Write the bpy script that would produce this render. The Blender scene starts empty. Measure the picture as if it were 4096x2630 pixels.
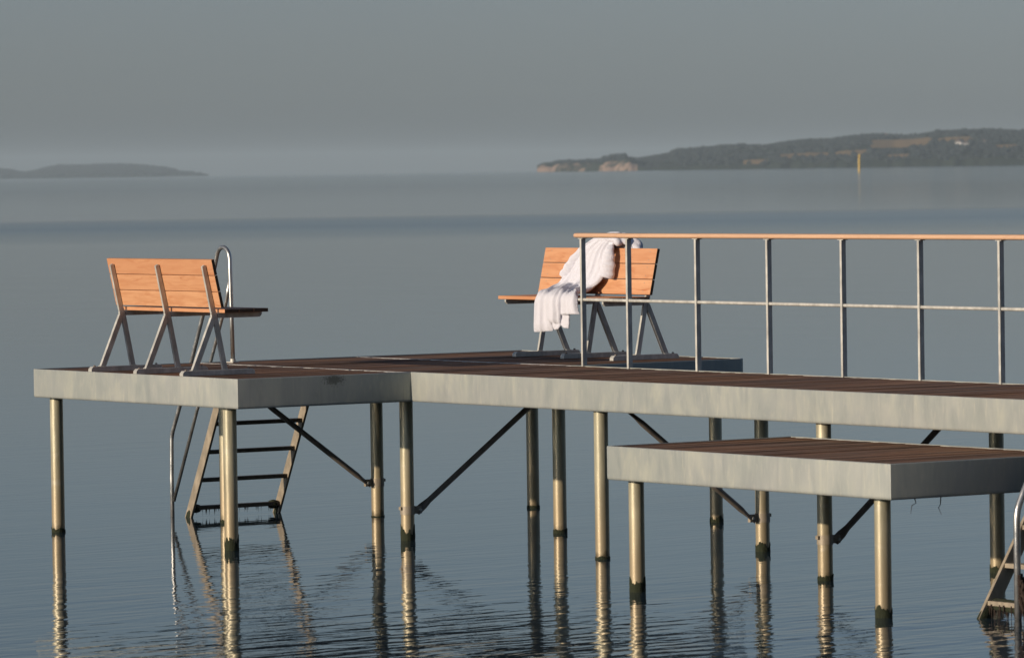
import bpy, bmesh, math, random
from mathutils import Vector, Matrix, noise
random.seed(7)
S = bpy.context.scene
COL = S.collection
R = math.radians

# ------------------------------------------------------------------ camera
F_MM, YAW, PITCH, ROLL = 179.46, -0.978041, 0.0310679, 0.0147991
CAM = Vector((34.677, -22.364, 3.0))
fw = Vector((math.sin(YAW)*math.cos(PITCH), math.cos(YAW)*math.cos(PITCH), -math.sin(PITCH)))
r0 = Vector((math.cos(YAW), -math.sin(YAW), 0)); u0 = r0.cross(fw)
rt = math.cos(ROLL)*r0 - math.sin(ROLL)*u0
up = math.cos(ROLL)*u0 + math.sin(ROLL)*r0
cd = bpy.data.cameras.new("camera"); cam = bpy.data.objects.new("camera", cd); COL.objects.link(cam)
cam.matrix_world = Matrix(((rt.x, up.x, -fw.x, CAM.x), (rt.y, up.y, -fw.y, CAM.y), (rt.z, up.z, -fw.z, CAM.z), (0, 0, 0, 1)))
cd.sensor_fit = 'HORIZONTAL'; cd.sensor_width = 36; cd.lens = F_MM
cd.clip_start = 0.5; cd.clip_end = 80000
cd.dof.use_dof = True; cd.dof.focus_distance = 43.0; cd.dof.aperture_fstop = 7.1
S.camera = cam

# ------------------------------------------------------------------ light
SUN_EL = R(13.0)
LIGHT = Vector((0.018, 1.0, -math.tan(SUN_EL)))            # direction the light travels
SUN_AZ = math.atan2(-LIGHT.x, -LIGHT.y)
w = bpy.data.worlds.new("World"); S.world = w; w.use_nodes = True
nt = w.node_tree; nt.nodes.clear()
sky = nt.nodes.new('ShaderNodeTexSky'); sky.sky_type = 'NISHITA'; sky.sun_disc = False
sky.sun_elevation = SUN_EL; sky.sun_rotation = SUN_AZ
sky.air_density = 1.0; sky.dust_density = 1.2; sky.ozone_density = 1.5; sky.altitude = 0
hs = nt.nodes.new('ShaderNodeHueSaturation'); hs.inputs['Saturation'].default_value = 0.55
bg = nt.nodes.new('ShaderNodeBackground'); bg.inputs['Strength'].default_value = 0.087
wo = nt.nodes.new('ShaderNodeOutputWorld')
nt.links.new(sky.outputs[0], hs.inputs['Color']); tn = nt.nodes.new('ShaderNodeMix'); tn.data_type = 'RGBA'; tn.blend_type = 'MULTIPLY'; tn.inputs[0].default_value = 1
tn.inputs[7].default_value = (.91, 1.055, 1.36, 1)
tc = nt.nodes.new('ShaderNodeTexCoord'); sx = nt.nodes.new('ShaderNodeSeparateXYZ'); nt.links.new(tc.outputs['Generated'], sx.inputs[0])
er = nt.nodes.new('ShaderNodeValToRGB'); nt.links.new(sx.outputs[2], er.inputs[0]); el = er.color_ramp.elements
for p_ in (.006, .014, .034, .09, .30): el.new(p_)
for e_, (p_, c_) in zip(el, ((0., (.66, .66, .65)), (.006, (.74, .74, .73)), (.014, (.85, .85, .84)), (.034, (.79, .79, .80)), (.09, (.70, .73, .71)), (.30, (.50, .56, .62)), (1., (.52, .58, .64)))): e_.position = p_; e_.color = (*c_, 1)
t2_ = nt.nodes.new('ShaderNodeMix'); t2_.data_type = 'RGBA'; t2_.blend_type = 'MULTIPLY'; t2_.inputs[0].default_value = 1
nt.links.new(hs.outputs[0], t2_.inputs[6]); nt.links.new(er.outputs[0], t2_.inputs[7])
nt.links.new(t2_.outputs[2], tn.inputs[6]); nt.links.new(tn.outputs[2], bg.inputs[0]); nt.links.new(bg.outputs[0], wo.inputs[0])
sl = bpy.data.lights.new("sun", 'SUN'); sl.energy = 4.4; sl.angle = R(0.6); sl.color = (1.0, 0.84, 0.66)
so = bpy.data.objects.new("sun", sl); COL.objects.link(so)
so.rotation_euler = LIGHT.to_track_quat('-Z', 'Y').to_euler()
S.view_settings.view_transform = 'Standard'; S.view_settings.look = 'None'
S.view_settings.exposure = 0.0; S.view_settings.gamma = 1.0
S.cycles.max_bounces = 8; S.cycles.volume_bounces = 1
S.cycles.caustics_reflective = False; S.cycles.caustics_refractive = False

# ------------------------------------------------------------------ measures
H, H2, FH = 1.382, 1.037, 0.238           # deck tops, fascia depth
L, WF, W, W2 = 3.37, 1.632, 1.609, 1.765  # platform: u -L..0, v -WF..W+W2; walkway v 0..W
LU0, LU1, LV0, LV1 = 5.036, 8.296, -1.615, 0.041
WEND = 12.5

# ------------------------------------------------------------------ material helper
class NT:
    def __init__(s, name):
        s.m = bpy.data.materials.new(name); s.m.use_nodes = True
        s.t = s.m.node_tree; s.t.nodes.clear()
        s.out = s.n('ShaderNodeOutputMaterial'); s.p = s.n('ShaderNodeBsdfPrincipled')
        s.l(s.p.outputs[0], s.out.inputs['Surface'])
    def n(s, typ, **kw):
        nd = s.t.nodes.new(typ)
        for k, v in kw.items(): setattr(nd, k, v)
        return nd
    def l(s, a, b): s.t.links.new(a, b)
    def val(s, k, v): s.p.inputs[k].default_value = v
    def coord(s, kind='Object'):
        return s.n('ShaderNodeTexCoord').outputs[kind]
    def pos(s): return s.n('ShaderNodeNewGeometry').outputs['Position']
    def map(s, vec, scale=(1, 1, 1), loc=(0, 0, 0), rot=(0, 0, 0)):
        m = s.n('ShaderNodeMapping'); m.inputs['Scale'].default_value = scale
        m.inputs['Location'].default_value = loc; m.inputs['Rotation'].default_value = rot
        s.l(vec, m.inputs[0]); return m.outputs[0]
    def noise(s, vec, scale=1, detail=3, rough=.5, dist=0):
        n = s.n('ShaderNodeTexNoise'); n.inputs['Scale'].default_value = scale
        n.inputs['Detail'].default_value = detail; n.inputs['Roughness'].default_value = rough
        n.inputs['Distortion'].default_value = dist
        s.l(vec, n.inputs['Vector']); return n.outputs['Fac']
    def ramp(s, fac, stops, interp='LINEAR'):
        r = s.n('ShaderNodeValToRGB'); r.color_ramp.interpolation = interp
        e = r.color_ramp.elements
        while len(e) < len(stops): e.new(.5)
        for i, (p_, c) in enumerate(stops):
            e[i].position = p_; e[i].color = (c[0], c[1], c[2], 1) if hasattr(c, '__len__') else (c, c, c, 1)
        s.l(fac, r.inputs[0]); return r.outputs[0]
    def mix(s, fac, a, b, mode='MIX'):
        m = s.n('ShaderNodeMix'); m.data_type = 'RGBA'; m.blend_type = mode
        for i, v in ((0, fac), (6, a), (7, b)):
            if hasattr(v, 'links') or hasattr(v, 'is_linked'): s.l(v, m.inputs[i])
            elif i == 0: m.inputs[0].default_value = v
            else: m.inputs[i].default_value = (v[0], v[1], v[2], 1)
        return m.outputs[2]
    def math(s, op, a, b=None, c=None):
        m = s.n('ShaderNodeMath'); m.operation = op
        for i, v in enumerate((a, b, c)):
            if v is None: continue
            if hasattr(v, 'is_linked'): s.l(v, m.inputs[i])
            else: m.inputs[i].default_value = v
        return m.outputs[0]
    def sep(s, vec):
        x = s.n('ShaderNodeSeparateXYZ'); s.l(vec, x.inputs[0]); return x.outputs
    def bump(s, h, dist=.01, strength=1.0, normal=None):
        b = s.n('ShaderNodeBump'); b.inputs['Distance'].default_value = dist; b.inputs['Strength'].default_value = strength
        s.l(h, b.inputs['Height'])
        if normal is not None: s.l(normal, b.inputs['Normal'])
        return b.outputs[0]
    def base(s, c):
        if hasattr(c, 'is_linked'): s.l(c, s.p.inputs['Base Color'])
        else: s.p.inputs['Base Color'].default_value = (c[0], c[1], c[2], 1)
    def rough(s, r):
        if hasattr(r, 'is_linked'): s.l(r, s.p.inputs['Roughness'])
        else: s.p.inputs['Roughness'].default_value = r
    def nrm(s, o): s.l(o, s.p.inputs['Normal'])

def mat_fascia():
    t = NT('galvanised_fascia'); P = t.pos()
    streak = t.noise(t.map(P, (6, 6, 2.0)), 1, 5, .62, .5)
    blot = t.noise(P, 2.2, 4, .6)
    spang = t.noise(t.map(P, (30, 30, 9)), 1, 3, .6)
    c = t.ramp(streak, [(.32, (.305, .33, .31)), (.5, (.355, .375, .345)), (.66, (.415, .425, .365))])
    c = t.mix(t.ramp(blot, [(.4, 0.), (.7, .5)]), c, (.38, .385, .375))
    c = t.mix(t.ramp(spang, [(.55, 0.), (.75, .35)]), c, (.52, .50, .42))
    # fine pale scratches / drips
    dr = t.noise(t.map(P, (38, 38, 3.5)), 1, 3, .6, 1.2)
    c = t.mix(t.ramp(dr, [(.60, 0.), (.74, .5)]), c, (.54, .53, .42))
    dk = t.noise(t.map(P, (17, 17, 1.5)), 1, 3, .6, .6)
    c = t.mix(t.ramp(dk, [(.55, 0.), (.72, .28)]), c, (.25, .27, .265))
    # dark splash of dirt on the end face
    d = t.n('ShaderNodeVectorMath', operation='DISTANCE'); t.l(t.map(P, (.4, 1, 2.1)), d.inputs[0]); d.inputs[1].default_value = (0, -.73, (H-.035)*2.1)
    dn = t.noise(P, 55, 4, .7)
    dm = t.math('SUBTRACT', t.math('MULTIPLY', dn, 1.1), t.math('MULTIPLY', d.outputs['Value'], 3.2))
    c = t.mix(t.ramp(dm, [(.20, 0.), (.38, .62)]), c, (.05, .05, .035))
    t.base(c); t.val('Metallic', .3)
    t.rough(t.ramp(streak, [(.3, .42), (.7, .56)]))
    t.nrm(t.bump(t.noise(t.map(P, (3, 3, 1)), 1, 2, .5), .006, .7))
    return t.m

def mat_pile():
    t = NT('galvanised_pile'); P = t.pos(); z = t.sep(P)[2]
    streak = t.noise(t.map(P, (14, 14, 1.6)), 1, 4, .6, .4)
    c = t.ramp(streak, [(.3, (.28, .255, .17)), (.52, (.42, .385, .265)), (.72, (.62, .57, .40))])
    warm = t.math('ADD', t.math('MULTIPLY', z, -1.6), t.math('ADD', t.math('MULTIPLY', streak, .5), .95))
    c = t.mix(t.ramp(warm, [(.0, 0.), (.9, .85)]), c, (.37, .29, .175))
    ring = t.noise(t.map(P, (6, 6, 16)), 1, 3, .5, .6)
    c = t.mix(t.ramp(ring, [(.6, 0.), (.75, .3)]), c, (.55, .5, .42))
    wet = t.math('ADD', t.math('MULTIPLY', z, -9.), t.math('MULTIPLY', t.noise(P, 20, 3), 1.3))
    c = t.mix(t.ramp(wet, [(-.0, 0.), (.45, .8)]), c, (.10, .075, .04))
    t.base(c); t.val('Metallic', .35)
    t.rough(t.ramp(streak, [(.3, .36), (.7, .5)]))
    t.nrm(t.bump(t.noise(t.map(P, (9, 9, 3)), 1, 3, .6), .004, .6))
    return t.m

def mat_steel(name='galvanised_steel', col=(.55, .54, .49), rough=.45, metal=.25):
    t = NT(name); P = t.pos()
    n = t.noise(t.map(P, (16, 16, 8)), 1, 4, .6)
    t.base(t.mix(t.ramp(n, [(.35, 0.), (.68, 1.)]), [c*.78 for c in col], [min(1, c*1.18) for c in col]))
    t.val('Metallic', metal); t.rough(t.ramp(n, [(.3, rough-.06), (.7, rough+.1)]))
    t.nrm(t.bump(t.noise(P, 30, 2), .0015, .5))
    return t.m

def mat_larch(name='larch_wood', axis=0, sat=1.0, plank=.129):
    """warm sawn larch: long grain with flame figure and knots; grain runs along local axis"""
    t = NT(name); O = t.coord('Object')
    rnd = t.n('ShaderNodeObjectInfo').outputs['Random']
    cmb = t.n('ShaderNodeCombineXYZ'); t.l(t.math('MULTIPLY', rnd, 17.), cmb.inputs[0]); t.l(t.math('MULTIPLY', rnd, 9.), cmb.inputs[2])
    add = t.n('ShaderNodeVectorMath', operation='ADD'); t.l(O, add.inputs[0]); t.l(cmb.outputs[0], add.inputs[1])
    V = add.outputs[0]
    # per-board shift, carried by the board index stored as a mesh attribute
    at = t.n('ShaderNodeAttribute'); at.attribute_name = 'board'
    c2 = t.n('ShaderNodeCombineXYZ'); t.l(t.math('MULTIPLY', at.outputs['Fac'], 3.7), c2.inputs[0]); t.l(t.math('MULTIPLY', at.outputs['Fac'], 1.3), c2.inputs[1])
    a2 = t.n('ShaderNodeVectorMath', operation='ADD'); t.l(V, a2.inputs[0]); t.l(c2.outputs[0], a2.inputs[1]); V = a2.outputs[0]
    warp = t.noise(t.map(V, (1.3, 7, 7)), 1, 3, .5)
    rings = t.math('ADD', t.math('MULTIPLY', t.sep(V)[2], 55.), t.math('MULTIPLY', warp, 30.))
    rings = t.math('ADD', rings, t.math('MULTIPLY', t.sep(V)[1], 21.))
    rg = t.math('SINE', rings)
    fine = t.noise(t.map(V, (3, 130, 130)), 1, 3, .6)
    flame = t.ramp(t.noise(t.map(V, (4.5, 9, 9)), 1, 2), [(.5, 0.), (.72, 1.)])
    blotch = t.noise(t.map(V, (2.2, 5, 5)), 1, 2)
    base = t.mix(blotch, (.56, .28, .14), (.70, .39, .205))
    base = t.mix(t.math('MULTIPLY', t.ramp(rg, [(.55, 0.), (1., 1.)]), t.math('ADD', t.math('MULTIPLY', flame, .7), .30)), base, (.42, .145, .05))
    base = t.mix(t.math('MULTIPLY', t.ramp(fine, [(.42, 0.), (.72, 1.)]), .5), base, (.44, .19, .085))
    base = t.mix(t.math('MULTIPLY', t.ramp(t.noise(t.map(V, (2.2, 26, 26)), 1, 3, .6), [(.46, 0.), (.62, 1.)]), .34), base, (.43, .17, .07))
    vor = t.n('ShaderNodeTexVoronoi'); vor.inputs['Scale'].default_value = 3.1; t.l(t.map(V, (1, 2.2, 2.2)), vor.inputs['Vector'])
    base = t.mix(t.ramp(vor.outputs['Distance'], [(.035, .9), (.075, 0.)]), base, (.36, .13, .05))
    tone = t.n('ShaderNodeTexWhiteNoise', noise_dimensions='1D'); t.l(t.math('ADD', t.math('MULTIPLY', at.outputs['Fac'], 7.1), rnd), tone.inputs['W'])
    base = t.mix(t.math('MULTIPLY', tone.outputs['Value'], .62), base, (.50, .225, .11))
    if sat != 1.0: base = t.mix(1-sat, base, (.60, .45, .32))
    t.base(base); t.rough(.62); t.val('Specular IOR Level', .35)
    t.nrm(t.bump(fine, .0015, .5))
    return t.m

def mat_deck():
    """weathered grooved decking boards laid along v, about 98 mm pitch along u"""
    t = NT('weathered_decking'); P = t.pos(); s = t.sep(P)
    idx = t.math('FLOOR', t.math('DIVIDE', s[0], .0983))
    wn = t.n('ShaderNodeTexWhiteNoise', noise_dimensions='1D'); t.l(idx, wn.inputs['W'])
    grain = t.noise(t.map(P, (60, 2.2, 10)), 1, 4, .6)
    patch = t.noise(t.map(P, (1.6, .7, 1)), 1, 3, .5)
    patch2 = t.noise(t.map(P, (9, .8, 1)), 1, 3, .6)
    c = t.mix(wn.outputs['Value'], (.135, .075, .050), (.34, .20, .125))
    c = t.mix(t.ramp(patch, [(.4, 0.), (.62, .75)]), c, (.40, .20, .10))
    c = t.mix(t.ramp(patch2, [(.5, 0.), (.72, .6)]), c, (.36, .28, .22))
    c = t.mix(t.math('MULTIPLY', t.ramp(grain, [(.35, 1.), (.6, 0.)]), .6), c, (.045, .03, .022))
    t.base(c); t.rough(.78); t.val('Specular IOR Level', .18)
    gr = t.math('SINE', t.math('MULTIPLY', s[0], 2*math.pi/.0098))
    t.nrm(t.bump(t.math('ADD', t.math('MULTIPLY', gr, .5), grain), .002, .6))
    return t.m

def mat_plain(name, col, rough=.8, metal=0, nscale=20, var=.25, bump=0):
    t = NT(name); P = t.pos(); n = t.noise(P, nscale, 4, .6)
    t.base(t.mix(n, [c*(1-var) for c in col], [min(1, c*(1+var)) for c in col])); t.rough(rough); t.val('Metallic', metal)
    if bump: t.nrm(t.bump(n, bump, 1.))
    return t.m

def mat_robe():
    t = NT('white_terry_cloth'); O = t.coord('Object')
    n = t.noise(O, 260, 3, .7); m = t.noise(O, 45, 3, .6)
    t.base(t.mix(m, (.62, .615, .67), (.70, .695, .745))); t.rough(.95); t.val('Specular IOR Level', .1)
    t.val('Sheen Weight', .15); t.val('Sheen Roughness', .6)
    t.nrm(t.bump(t.math('ADD', n, t.math('MULTIPLY', m, 1.2)), .004, .8))
    return t.m

def mat_water():
    t = NT('sea_water'); P = t.pos(); s = t.sep(P)
    # distance from the shore side along the view axis, in metres
    dv = t.n('ShaderNodeVectorMath', operation='DOT_PRODUCT'); t.l(P, dv.inputs[0]); dv.inputs[1].default_value = (-.829, .559, 0)
    rng = t.math('ADD', dv.outputs['Value'], 41.25)
    # wind-ruffled lane far out, and glassy water elsewhere
    wob = t.math('MULTIPLY', t.noise(t.map(P, (.012, .012, 1)), 1, 3), 60.)
    rr = t.math('ADD', rng, t.math('SUBTRACT', wob, 22.))
    lane = t.ramp(t.math('DIVIDE', rr, 600.), [(.38, 0.), (.43, .5), (.50, .9), (.56, .7), (.60, 0.)])
    rot = t.n('ShaderNodeVectorRotate'); rot.rotation_type = 'Z_AXIS'; rot.inputs['Angle'].default_value = R(-6); t.l(P, rot.inputs['Vector'])
    V = rot.outputs[0]
    a = t.noise(t.map(V, (8.0, 2.4, 1)), 1, 1, .4)
    b = t.noise(t.map(V, (2.2, .24, 1)), 1, 2, .5)
    c = t.noise(t.map(P, (12, 10, 1)), 1, 2, .6)
    near = t.ramp(t.math('DIVIDE', t.math('ADD', rng, t.math('MULTIPLY', t.noise(t.map(P, (.5, .5, 1)), 1, 2), 3.)), 60.), [(.54, 2.0), (.60, 1.5), (.66, .75), (.76, .45)])
    pat = t.ramp(t.noise(t.map(P, (.16, .3, 1)), 1, 2), [(.35, .55), (.65, 1.)])
    h = t.math('ADD', t.math('MULTIPLY', a, .0036), t.math('MULTIPLY', b, .0064))
    h = t.math('ADD', h, t.math('MULTIPLY', c, .0006))
    h = t.math('MULTIPLY', h, t.math('MULTIPLY', near, pat))
    lw = t.math('MULTIPLY', t.noise(P, 2.5, 2), t.math('MULTIPLY', lane, .010))
    t.nrm(t.bump(t.math('ADD', h, lw), 1.0, 1.0))
    t.base((.022, .040, .056)); t.rough(t.math('ADD', t.math('MULTIPLY', lane, .12), t.ramp(t.math('DIVIDE', rng, 1000.), [(.05, .012), (.2, .034), (.6, .050), (1., .068)]))); t.val('IOR', 1.333)
    t.val('Specular IOR Level', .5)
    return t.m

M = dict(
    fascia=mat_fascia(), pile=mat_pile(), steel=mat_steel(), tube=mat_steel('stainless_tube', (.50, .49, .46), .30, .85),
    dark=mat_steel('dull_dark_steel', (.20, .17, .14), .5, .4), larch=mat_larch(), rail_wood=mat_larch('weathered_larch_rail', sat=.5), worn=mat_steel('weathered_ladder_steel', (.34, .285, .21), .5, .25), rungm=mat_steel('dark_worn_steel', (.13, .11, .085), .55, .3), deck=mat_deck(),
    algae=mat_plain('wet_algae', (.016, .021, .006), .9, 0, 90, .8, .006),
    weed=mat_plain('dark_weed', (.03, .018, .012), .9),
    shaded_endgrain=mat_plain('weathered_shaded_end_grain', (.085, .045, .022), .8, 0, 90, .5), screw=mat_plain('screw_steel', (.35, .33, .27), .5, .6),
    robe=mat_robe(), water=mat_water(),
    yellow=mat_plain('yellow_paint', (.75, .50, .10), .5, 0, 1, .1),
    white=mat_plain('white_render', (.58, .56, .53), .8, 0, .2, .05),
    roof=mat_plain('dark_roof', (.12, .09, .08), .8, 0, .2, .1),
    glass=mat_plain('dark_glazing', (.03, .035, .04), .2),
    lip=mat_steel('edge_strip', (.52, .51, .49), .38, .5),
)

# ------------------------------------------------------------------ mesh helpers
def mkobj(name, bm, mats, parent=None, smooth=False, auto=None):
    me = bpy.data.meshes.new(name); bm.normal_update(); bm.to_mesh(me); bm.free()
    for m in (mats if isinstance(mats, (list, tuple)) else [mats]): me.materials.append(m)
    if smooth:
        for p_ in me.polygons: p_.use_smooth = True
    o = bpy.data.objects.new(name, me); COL.objects.link(o)
    if parent: o.parent = parent
    if auto is not None:
        for p_ in me.polygons: p_.use_smooth = True
        bm2 = bmesh.new(); bm2.from_mesh(me)
        for e in bm2.edges:
            if len(e.link_faces) == 2 and e.calc_face_angle(0) > R(auto): e.smooth = False
        bm2.to_mesh(me); bm2.free()
    return o
def empty(name, loc=(0, 0, 0), rz=0, label=None, cat=None, group=None):
    o = bpy.data.objects.new(name, None); COL.objects.link(o); o.location = loc; o.rotation_euler = (0, 0, rz)
    o.empty_display_size = .2
    tag(o, label, cat, group); return o
def tag(o, label=None, cat=None, group=None, kind=None):
    if label: o['label'] = label
    if cat: o['category'] = cat
    if group: o['group'] = group
    if kind: o['kind'] = kind
    return o
def hexa(bm, pts, mi=0):
    """8 points: bottom ring 0-3, top ring 4-7"""
    v = [bm.verts.new(p) for p in pts]; fs = []
    for q in ((3, 2, 1, 0), (4, 5, 6, 7), (0, 1, 5, 4), (1, 2, 6, 5), (2, 3, 7, 6), (3, 0, 4, 7)):
        f = bm.faces.new([v[i] for i in q]); f.material_index = mi; fs.append(f)
    return fs
def box(bm, x0, x1, y0, y1, z0, z1, mi=0):
    return hexa(bm, [(x0, y0, z0), (x1, y0, z0), (x1, y1, z0), (x0, y1, z0), (x0, y0, z1), (x1, y0, z1), (x1, y1, z1), (x0, y1, z1)], mi)
def prism(bm, poly, a0, a1, axis='x', mi=0):
    """extrude a closed 2-D polygon [(s,z)] along axis between a0 and a1"""
    def P(a, q): return (a, q[0], q[1]) if axis == 'x' else (q[0], a, q[1])
    A = [bm.verts.new(P(a0, q)) for q in poly]; B = [bm.verts.new(P(a1, q)) for q in poly]; n = len(poly)
    fs = [bm.faces.new(A), bm.faces.new(B[::-1])]
    for i in range(n): fs.append(bm.faces.new((A[i], B[i], B[(i+1) % n], A[(i+1) % n])))
    for f in fs: f.material_index = mi
    bmesh.ops.recalc_face_normals(bm, faces=fs)
    return fs
def bevel(bm, w_, seg=2, ang=30):
    es = [e for e in bm.edges if len(e.link_faces) == 2 and e.calc_face_angle(0) > R(ang)]
    bmesh.ops.bevel(bm, geom=es, offset=w_, segments=seg, affect='EDGES', profile=.5, clamp_overlap=True)
def tube(bm, pts, rad, n=16, caps=True):
    pts = [Vector(p) for p in pts]; k = len(pts)
    rads = rad if isinstance(rad, (list, tuple)) else [rad]*k
    T = []
    for i in range(k):
        a = pts[max(0, i-1)]; b = pts[min(k-1, i+1)]; T.append((b-a).normalized())
    nrm = T[0].orthogonal().normalized(); rings = []
    for i in range(k):
        nrm = (nrm - T[i]*nrm.dot(T[i])).normalized(); bn = T[i].cross(nrm)
        rr = rads[i]; rr = rr if isinstance(rr, tuple) else (rr, rr)
        rings.append([bm.verts.new(pts[i] + nrm*math.cos(2*math.pi*j/n)*rr[0] + bn*math.sin(2*math.pi*j/n)*rr[1]) for j in range(n)])
    for i in range(k-1):
        for j in range(n):
            bm.faces.new((rings[i][j], rings[i][(j+1) % n], rings[i+1][(j+1) % n], rings[i+1][j]))
    if caps: bm.faces.new(rings[0][::-1]); bm.faces.new(rings[-1])
def arc(cx, cz, r, a0, a1, n, y=None, plane='uz', const=0):
    out = []
    for i in range(n+1):
        a = a0+(a1-a0)*i/n; q = (cx+r*math.cos(a), cz+r*math.sin(a))
        out.append(q)
    return out
def bend(pts, r, n=6):
    """round the interior corners of a 3-D polyline"""
    pts = [Vector(p) for p in pts]; out = [pts[0]]
    for i in range(1, len(pts)-1):
        p, a, b = pts[i], (pts[i-1]-pts[i]).normalized(), (pts[i+1]-pts[i]).normalized()
        for k in range(n+1):
            t = k/n; p0 = p+a*r; p2 = p+b*r
            out.append((1-t)**2*p0+2*t*(1-t)*p+t*t*p2)
    out.append(pts[-1]); return out
def cylz(bm, x, y, z0, z1, r, n=24): tube(bm, [(x, y, z0), (x, y, z1)], r, n)

# ================================================================== SETTING
# water: one sheet to the horizon
bm = bmesh.new()
ring = [bm.verts.new((19500*math.cos(2*math.pi*i/96), 19500*math.sin(2*math.pi*i/96), 0)) for i in range(96)]
bm.faces.new(ring)
tag(mkobj('water', bm, M['water']), kind='structure')

def bearing(px, D, z=0.0):
    """point at range D whose bearing is the one taken from the camera"""
    d = fw + rt*((px-2048)/20419.)
    d = Vector((d.x, d.y, 0)).normalized()
    return Vector((CAM.x+d.x*D, CAM.y+d.y*D, z))
def lerp_tab(tab, x):
    if x <= tab[0][0]: return tab[0][1]
    for (a, fa), (b, fb) in zip(tab, tab[1:]):
        if x <= b: return fa+(fb-fa)*(x-a)/(b-a)
    return tab[-1][1]

def mat_land():
    t = NT('far_land'); P = t.pos(); z = t.sep(P)[2]
    g = t.noise(t.map(P, (.006, .006, .05)), 1, 4, .6); f = t.noise(t.map(P, (.0022, .004, .02)), 1, 2, .4)
    c = t.mix(g, (.018, .027, .024), (.04, .048, .032))
    a2 = t.n('ShaderNodeAttribute'); a2.attribute_name = 'field'
    fn = t.noise(t.map(P, (.012, .012, .12)), 1, 4, .7)
    fld = t.ramp(t.math('ADD', a2.outputs['Fac'], t.math('MULTIPLY', t.math('SUBTRACT', fn, .5), 1.6)), [(.45, 0.), (.6, 1.)])
    c = t.mix(fld, c, (.27, .175, .085))
    at = t.n('ShaderNodeAttribute'); at.attribute_name = 'cliff'
    cl = t.math('MULTIPLY', at.outputs['Fac'], t.ramp(t.noise(t.map(P, (.016, .016, .05)), 1, 4, .7), [(.46, 0.), (.56, 1.)]))
    c = t.mix(cl, c, (.32, .225, .17))
    t.base(c); t.rough(1.); t.val('Specular IOR Level', 0.)
    return t.m
M['land'] = mat_land()
M['foliage'] = mat_plain('far_foliage', (.015, .023, .024), 1., 0, .05, .5)

def profile(px, t_):
    q = (1-math.exp(-t_*22))*.30+.70*math.sin(min(1, t_*1.25)*math.pi/2)**1.1
    if 2000 < px < 2620:
        k = min(1, (2620-px)/90.)*(.86+.18*noise.noise((px*.03, 2., 2.)))
        q = max(q, (1-math.exp(-max(0, t_-.01)*60))*.92*k)
    if t_ > .8: q *= 1-((t_-.8)/.2)**1.5
    return q
FIELDS = [(4400, 4700, .3, .6), (5000, 5300, .5, .8), (3130, 3320, .38, .56), (3350, 3490, .40, .58), (3490, 3735, .62, .93), (3760, 3900, .66, .86), (2980, 3080, .22, .40), (3560, 3650, .30, .40), (3990, 4090, .45, .58)]
def field_at(px, fr, t_):
    if t_ > .75: return 0
    return max([0]+[1. for a, b, c, d in FIELDS if a < px < b and c < fr < d])
def terrain(name, x0, x1, Dtab, Htab, depth, cliff=None, n=420, rows=44):
    bm = bmesh.new(); lay = bm.verts.layers.float.new('cliff'); lf = bm.verts.layers.float.new('field'); G = []
    for i in range(n+1):
        px = x0+(x1-x0)*i/n; D = lerp_tab(Dtab, px); hh = lerp_tab(Htab, px); row = []
        for j in range(rows+1):
            t_ = j/rows; d = D+depth*t_
            prof = profile(px, t_)
            k = 0 if j == 0 else 1
            zz = hh*prof*(1+.10*noise.noise((px*.006, t_*3, 1.7)))*k - (3 if j == 0 else 0)
            v = bm.verts.new(bearing(px, d+25*noise.noise((px*.02, 0, 3.)), zz)); v[lay] = (cliff(px) if cliff and t_ < .05+.05*noise.noise((px*.025, 5., 1.)) else 0)
            v[lf] = field_at(px, zz/max(1, hh), t_) if cliff else 0
            row.append(v)
        G.append(row)
    for i in range(n):
        for j in range(rows): bm.faces.new((G[i][j], G[i+1][j], G[i+1][j+1], G[i][j+1]))
    o = mkobj(name, bm, M['land'], smooth=True); tag(o, kind='structure')
    def height(px, t_):
        hh = lerp_tab(Htab, px); prof = profile(px, t_)
        return hh*prof*(1+.10*noise.noise((px*.006, t_*3, 1.7)))
    return height
DR = [(2150, 7200), (2700, 6600), (3400, 6200), (4300, 5900), (6400, 5600)]
K = 1/20419.
top_r = [(2160, 640), (2180, 636), (2230, 632), (2340, 628), (2420, 622), (2500, 612), (2560, 618), (2640, 606), (2735, 590), (2820, 584), (2900, 580), (3030, 571), (3160, 562), (3245, 553), (3330, 553), (3500, 537), (3670, 533), (3750, 524), (3850, 516), (3930, 513), (4096, 512), (4300, 505), (4800, 500), (5300, 520), (5900, 570), (6400, 605)]
HOR = lambda px: 681-(px-2048)*.0148
Hr = [(px, max(2., ((HOR(px)-y-9)*K*(lerp_tab(DR, px)+900)))) for px, y in top_r]
Hr[0] = (2160, 10.)
hgt_r = terrain('hills', 2158, 6400, DR, Hr, 1300, cliff=lambda px: 1. if px < 2560 else 0., n=800)
DL = [(-400, 12500), (900, 12500)]
top_l = [(-400, 655), (0, 659), (50, 664), (90, 673), (130, 674), (170, 664), (210, 654), (250, 649), (330, 651), (400, 648), (460, 647), (540, 650), (600, 655), (650, 662), (700, 668), (740, 681), (790, 686), (835, 692)]
Hl = [(px, max(.8, (697-y)*K*13500)) for px, y in top_l]
terrain('distant_hills', -400, 838, DL, Hl, 1500, n=160, rows=14)

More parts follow.
